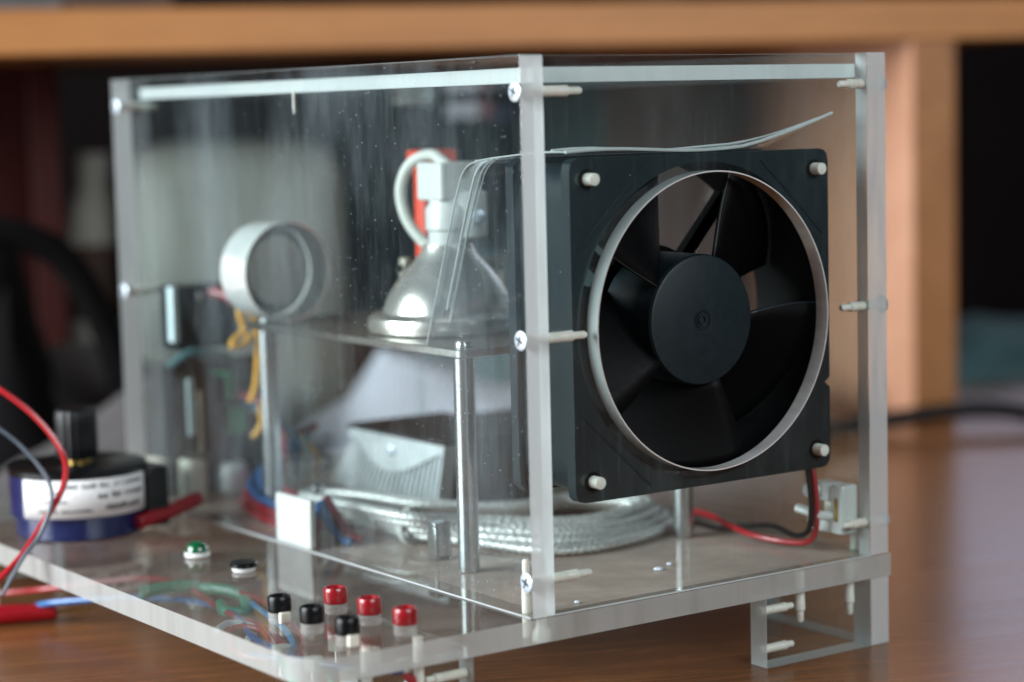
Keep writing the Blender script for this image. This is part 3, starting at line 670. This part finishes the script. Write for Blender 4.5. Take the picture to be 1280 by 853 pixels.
# circuit board and relay at the back
pcb = thing('circuit_board', (30, 290, 0), 'dark upright circuit board with green terminals in the far left corner of the case', 'circuit board')
link('board', MB().box(11, 62, 301, 303, .2, 62), 'pcb', pcb, bevel=.3)
link('relay', MB().box(12, 34, 286, 300.8, 20, 56), 'black_plastic', pcb, bevel=.8)
link('connector', MB().box(15, 18.5, 284.6, 285.9, 30, 56), 'white_wire', pcb, bevel=.4)
link('green_terminal', MB().box(33, 41, 288, 300.8, 44, 56), 'green_block', pcb, bevel=.6)
link('green_terminal', MB().box(36, 46, 287, 300.8, 28, 40), 'green_block', pcb, bevel=.6)
link('heat_tab', MB().box(20, 22, 284, 285.9, 22, 50), 'beige_metal', pcb, bevel=.3)
link('capacitor', MB().lathe([(4, 0), (4.2, .5), (4.2, 10), (3.6, 11)], (56, 294, 24), (0, -1, 0), 24), 'dark_metal', pcb)
mb_ = MB().box(11, 41, 282, 300, 69, 97)
rl = thing('relay_block', (26, 290, 69), 'black relay block with a pale strip behind the left panel', 'relay')
link('case', mb_, 'black_plastic', rl, bevel=1)
link('pale_strip', MB().box(7, 10, 280, 285, 73, 97.5), 'white_wire', rl, bevel=.5)
link('screw_cap', MB().lathe([(2, 0), (2, 1.5), (1, 2)], (21, 281.8, 93), (0, -1, 0), 16), 'aluminium', rl)
link('mounting_post', MB().box(24, 30, 303.5, 307, .2, 96), 'dark_metal', rl, bevel=.5)
wire('heat_shrink', 'short red sleeve at the top of the yellow wires by the relay block', [(25.5, 277, 94.5), (28, 270, 93.5), (31, 263, 90)], 2.6, 'red_plastic', cat='sleeve', seg=12)
yw = 'yellow wires hanging beside the platform'
wire('signal_wire', 'yellow wire with tight kinks just below the red sleeve', [(31, 263, 90), (31, 262, 84), (32, 261, 78), (27, 261, 74), (26, 260, 71.5), (31, 259, 72), (34, 259, 76)], 1.5, 'yellow_wire', yw)
wire('signal_wire', 'yellow wire hanging straight down beside the far left standoff', [(31, 263, 90), (35.5, 259, 86), (37, 258, 78), (37, 258, 66), (35.5, 258, 54), (33, 259, 46)], 1.5, 'yellow_wire', yw)
wire('signal_wire', 'short yellow wire end low beside the green terminals', [(37.5, 258, 46), (37.5, 258, 36), (34, 260, 30)], 1.4, 'yellow_wire', yw)

# bundle of wires crossing the floor at the back left
bun = 'wires crossing the case floor behind the left panel'
cols = ['red_wire', 'red_wire', 'blue_wire', 'red_wire', 'black_wire', 'blue_wire', 'red_wire', 'white_wire', 'red_wire']
nm = ['red', 'red', 'blue', 'red', 'black', 'blue', 'red', 'white', 'red']
lbs = ['front red wire of the bundle on the case floor behind the white block', 'red wire second from the front in the floor bundle', 'blue wire running between the red ones of the floor bundle', 'red wire lying on top in the middle of the floor bundle', 'black wire in the middle of the floor bundle', 'blue wire rising at the rear of the floor bundle', 'red wire rising highest at the rear of the floor bundle', 'white wire at the rear edge of the floor bundle', 'thick red wire at the back of the floor bundle under the board']
for k, (c, lb_) in enumerate(zip(cols, lbs)):
    dz = 1.5+(k % 3)*2.4; o = k*3.1
    wire('floor_wire', lb_, [(12+o*.9, 168+o, dz+3), (14+o, 184+o, dz+1), (16+o, 205+o*1.2, dz), (17+o*.9, 230+o, dz+1+o*.15), (24+o, 252+o*.7, dz+2+o*.35), (38+o, 268+o*.5, dz+4+o*.5), (52+o, 278, dz+8+o*.6)], 1.75, c, bun)
wire('blue_lead', 'bright blue wire dropping to the floor just right of the white block', [(13, 165, 17), (14, 162, 10), (16, 156, 3), (18, 150, 1.5)], 1.7, 'blue_wire')
wire('maroon_lead', 'dark red wire dropping to the floor behind the bright blue one', [(16, 166, 18), (18, 161, 11), (20, 155, 4), (23, 150, 1.6)], 1.8, 'red_plastic')
single('solder_lump', MB().lathe([(1, 0), (2.4, 1), (2.6, 3), (1.6, 4.4), (0, 5)], (12.5, 166, 20.1), (0, 0, 1), 16), 'aluminium', 'small silver solder lump on the end of the cable coil', 'solder')

rb = 'coloured wires rising beside the circuit board'
for k, (c, n_) in enumerate([('red_wire', 'red wire nearest the standoff rising to the circuit board'), ('blue_wire', 'blue wire rising to the lower green terminal'), ('white_wire', 'white wire crossing behind the far left standoff'), ('yellow_wire', 'orange yellow wire low beside the white papers'), ('black_wire', 'black wire arching over the other board wires')]):
    wire('board_wire', n_, [(40+k*4, 292, 46-k*3), (46+k*4, 276, 44-k*5), (52+k*5, 266, 30-k*3), (56+k*6, 272, 14), (62+k*5, 282, 5)], 1.4, c, rb)
wire('teal_lead', 'grey green wire curving over the top of the circuit board', [(6, 284, 62), (14, 278, 68), (26, 276, 66), (38, 278, 60), (46, 286, 54)], 2.2, 'teal_fabric')
single('red_plug', MB().lathe([(4, 0), (5, 1), (5, 16), (3.4, 18), (2, 24)], (-24, 322, 8), (-.3, -.9, .1), 20), 'red_plastic', 'dark red plug lying behind the dial by the far corner of the case', 'plug', origin=(-24, 318, 3))
single('blue_plug', MB().lathe([(4, 0), (5, 1), (5, 18), (3.4, 20), (2, 26)], (-14, 326, 5.2), (-.3, -.9, 0), 20), 'blue_wire', 'blue plug lying beside the dark red plug behind the dial', 'plug', origin=(-14, 320, 0))

# wires slung below the base plate
ub = 'wires slung under the base plate'
wire('under_wire', 'thin light blue wire under the base between the button and the sockets', [(-66, 50, -11), (-58, 62, -10.4), (-50, 84, -10), (-44, 108, -10.2), (-38, 130, -11)], 1.1, 'light_blue_wire', ub)
wire('under_wire', 'thin pale red wire under the base beside the light blue one', [(-62, 50, -11.5), (-52, 66, -10.6), (-44, 90, -10.2), (-36, 118, -10.4), (-32, 150, -11)], 1.0, 'red_wire', ub)
wire('under_wire', 'thin violet wire under the black sockets close to the base edge', [(-76, 60, -10.6), (-72, 44, -10.2), (-64, 28, -10.2), (-56, 16, -11), (-46, 10, -12)], 1.0, 'blue_wire', ub)
wire('under_wire', 'blue wire under the base running back from the sockets to the left edge', [(-62, 12, -13), (-60, 30, -14), (-64, 55, -12), (-62, 84, -11.5), (-50, 120, -12), (-45, 160, -15), (-52, 200, -19), (-70, 240, -25), (-84, 268, -31.5), (-140, 312, -32.9), (-210, 350, -32.9)], 1.25, 'blue_wire', ub)
wire('under_wire', 'red wire under the base leaving the left edge toward the upper left', [(-60, 40, -13.5), (-58, 70, -12), (-52, 92, -11.8), (-50, 130, -12), (-40, 180, -13), (-40, 220, -16), (-62, 262, -24), (-80, 300, -31), (-120, 322, -33), (-200, 350, -33)], 1.05, 'red_wire', ub)
wire('under_wire', 'second red wire looping under the black socket row', [(-66, 55, -15), (-60, 72, -13), (-56, 90, -11), (-62, 98, -11), (-69, 88, -13), (-72, 74, -14), (-68, 60, -14)], 1.2, 'red_wire', ub)
wire('under_wire', 'white wire curled under the base beside the blue one', [(-68, 100, -11), (-60, 106, -11), (-54, 100, -12), (-56, 92, -13), (-62, 88, -13)], 1.3, 'white_wire', ub)
gb = 'teal wires under the base'
wire('teal_wire', 'teal wire end bent down under the farthest black socket', [(-72, 44, -11), (-74, 36, -12.5), (-76, 29, -14), (-76, 24, -17)], 1.9, 'green_wire', gb)
wire('teal_wire', 'thin teal wire end under the middle black socket', [(-68, 20, -12), (-70, 14, -13), (-69, 9, -16)], 1.3, 'green_wire', gb)
wire('teal_wire', 'teal wire under the green indicator light running left', [(-38, 173, -12), (-48, 178, -11.5), (-60, 180, -12.5)], 2.6, 'green_wire', gb)
wire('teal_wire', 'teal wire under the green indicator light running right', [(-38, 170, -12), (-34, 158, -11.5), (-30, 150, -13)], 2.4, 'green_wire', gb)
wire('teal_wire', 'teal wire bent below the black push button', [(-37, 137, -11), (-42, 126, -13), (-50, 128, -12), (-46, 140, -12)], 2.2, 'green_wire', gb)
wire('under_lead', 'red lead hanging below the front edge between foot screws', [(-44, 12, -13), (-46, 4, -15), (-49, 2, -20), (-50, 4, -29)], 1.7, 'red_wire')
# leads looping over the dial at the left
ll = 'leads looping in from the left over the dial'
wire('test_lead', 'thick red lead arching down in front of the dial at the left edge', [(-150, 245, 84), (-112, 228, 76), (-92, 214, 62), (-80, 205, 44), (-79, 205, 30), (-88, 208, 14), (-98, 208, 2), (-112, 210, -10)], 1.25, 'red_wire', ll)
wire('test_lead', 'thin grey lead arching down inside the red one', [(-150, 250, 74), (-118, 236, 66), (-98, 222, 52), (-87, 212, 38), (-84, 206, 26), (-90, 204, 12), (-98, 204, 3), (-108, 202, -10)], .9, 'grey_wire', ll)
def probe(loc, d, ln, r, label, tipm='brass'):
    d = Vector(d).normalized(); p = Vector(loc)
    t = thing('test_probe', loc, label, 'probe')
    link('handle', MB().lathe([(r*.6, 0), (r, 2), (r, ln*.5), (r*.85, ln*.55), (r*1.05, ln*.6), (r*.9, ln), (r*.3, ln+1)], p, d, 20), 'red_plastic', t)
    link('tip', MB().lathe([(.8, ln), (.7, ln+12), (.1, ln+16)], p, d, 10), tipm, t)
    return t
probe((-127, 276, ZT+4.4), (.90, -.43, -.005), 66, 4.0, 'dark red test probe with thin tip lying on the desk at the left')
pr = MB().tube([(-36, 232, 5), (-22, 236, 6.5), (-6, 242, 9), (-2, 243.5, 9.6)], 3.2, 14)
single('probe_handle', pr, 'red_plastic', 'dark red round stick pointing right from behind the dial', 'probe', bevel=.5, origin=(-20, 238, 3))

# debris on the case floor
for k, (x, y, r_, lb_) in enumerate([(81.5, 34, 2.0, 'larger pale plastic crumb on the case floor below the fan'), (90, 38, 1.2, 'smaller pale crumb lying right of the larger one'), (26, 10, 1.1, 'tiny white sliver on the case floor by the near post')]):
    mb = MB().lathe([(r_*.5, 0), (r_, .3), (r_*.7, .9), (0, 1.1)], (x, y, .1), (0, 0, 1), 7)
    single('crumb', mb, 'paper', lb_, 'crumb', 'crumbs on the case floor', origin=(x, y, 0))

# ------------------------------------------------------------------ things behind the case
def crumple(u0, u1, v0, v1, z0, h, seed, n=16):
    rn = random.Random(seed); rows = []
    ph = [rn.uniform(0, 6) for _ in range(6)]
    for i in range(n+1):
        row = []
        for j in range(n+1):
            a, b = i/n, j/n
            e = min(1, 4*min(a, 1-a))*min(1, 4*min(b, 1-b))
            z = z0+h*e*(.6+.25*math.sin(5*a+ph[0]+3*b)+.2*math.sin(9*b+ph[1]-4*a))
            row.append(H0+HD*(u0+(u1-u0)*a+5*math.sin(4*b+ph[2]))+HN*(v0+(v1-v0)*b+5*math.sin(4*a+ph[3]))+Vector((0, 0, z)))
        rows.append(row)
    return MB().sheet([[tuple(p) for p in r] for r in rows])
single('beige_carton', hm(-505, -368, 120, 230, ZT+.3, 156), 'beige_box', 'round edged beige grey carton standing under the shelf behind the case', 'carton', bevel=24)
single('dark_carton', hm(-360, -225, 160, 260, ZT+.1, 204), 'navy', 'tall dark blue box under the shelf behind the lamp', 'box', bevel=3)
single('grey_binder', hm(-222, -172, 200, 300, ZT+.1, 196), 'teal_fabric', 'grey green upright folder under the shelf near the upright', 'folder', bevel=3)
single('paper_heap', crumple(-420, -230, -40, 100, ZT+.3, 62, 2), 'paper', 'heap of crumpled white paper on the desk behind the case', 'paper', solid=1)
single('paper_sheet', hm(-260, -100, 10, 110, ZT+.2, ZT+30), 'paper', 'stack of white paper lying behind the case toward the upright', 'paper stack', bevel=1)
single('teal_bag', crumple(-360, -200, 60, 118, ZT+.3, 110, 5), 'teal_fabric', 'soft grey green bag slumped behind the white paper heap', 'bag', solid=1)
single('grey_cloth', crumple(-640, -440, -120, 130, ZT+.3, 74, 9), 'grey_fabric', 'rumpled grey cloth on the desk left of the case', 'cloth', solid=1)
single('dark_headset', MB().tube(spline([H0+HD*u+HN*v+Vector((0, 0, z)) for u, v, z in ((-660, -60, 58), (-640, -50, 98), (-600, -40, 112), (-560, -30, 100), (-535, -20, 60), (-520, -10, 10), (-505, 0, -30))], 8), 9, 12), 'black_cloth', 'thick black padded arc above the grey cloth at the far left', 'headset')
single('black_bag', crumple(-690, -545, -50, 90, ZT+.3, 140, 12), 'black_cloth', 'black bag standing behind the grey cloth at the left', 'bag', solid=1)
wb = thing('white_jar', tuple(H0+HD*(-526)+HN*(205)+Vector((0, 0, ZT))), 'pale bottle with brown label beside the divider at far left', 'bottle')
c_ = H0+HD*(-526)+HN*205
link('bottle_body', MB().lathe([(19, ZT+.1), (20, ZT+3), (20, 96), (15, 118), (11, 126), (11, 150), (0, 150)], (c_.x, c_.y, 0), (0, 0, 1), 32), 'beige_box', wb)
link('bottle_label', MB().lathe([(20.4, 40), (20.4, 90)], (c_.x, c_.y, 0), (0, 0, 1), 32, caps=False), 'brown_dark', wb)
tagc = H0+HD*(-300)+HN*110
sm = thing('small_packet', tuple(tagc+Vector((0, 0, 200))), 'small red, white and blue packet hanging under the shelf', 'packet')
link('white_part', hm(-302, -282, 110, 118, 168, 178), 'paper', sm)
link('red_part', hm(-281.8, -274, 110, 118, 168, 178), 'red_plastic', sm)
link('blue_part', hm(-273.8, -262, 110, 118, 165, 174), 'blue_body', sm)
# on top of the shelf
single('shelf_papers', hm(-700, -545, 60, 200, 235.2, 246), 'grey_fabric', 'grey papers lying on top of the shelf at the left', 'papers', bevel=1)
single('shelf_book', hm(-540, -480, 60, 200, 235.2, 256), 'brown_dark', 'dark book lying on the shelf right of the papers', 'book', bevel=1)
# black mains cable at the right and dark stuff beyond
def HP(u, v, z): return tuple(H0+HD*u+HN*v+Vector((0, 0, z)))
wire('mains_cable', 'thick black cable lying on the desk in front of the upright', [HP(-150, -24, ZT+5.6), HP(-100, -26, ZT+6), HP(-60, -26, ZT+9), HP(-20, -30, ZT+13), HP(14, -38, ZT+13), HP(36, -56, ZT+8), HP(50, -84, ZT+5.6), HP(66, -110, ZT+5.6)], 5.4, 'black_wire', cat='cable')
single('grey_bag', crumple(40, 420, 180, 330, ZT+.3, 64, 21), 'teal_fabric', 'grey green cloth bag on the desk right of the upright', 'bag', solid=1)
single('dark_chair', MB().tube([HP(60, 900, -100), HP(330, 900, 330)], 26, 12).tube([HP(60, 940, 330), HP(330, 940, 60)], 20, 12), 'brown_dark', 'dark brown crossed chair frame beyond the right end of the desk', 'chair')
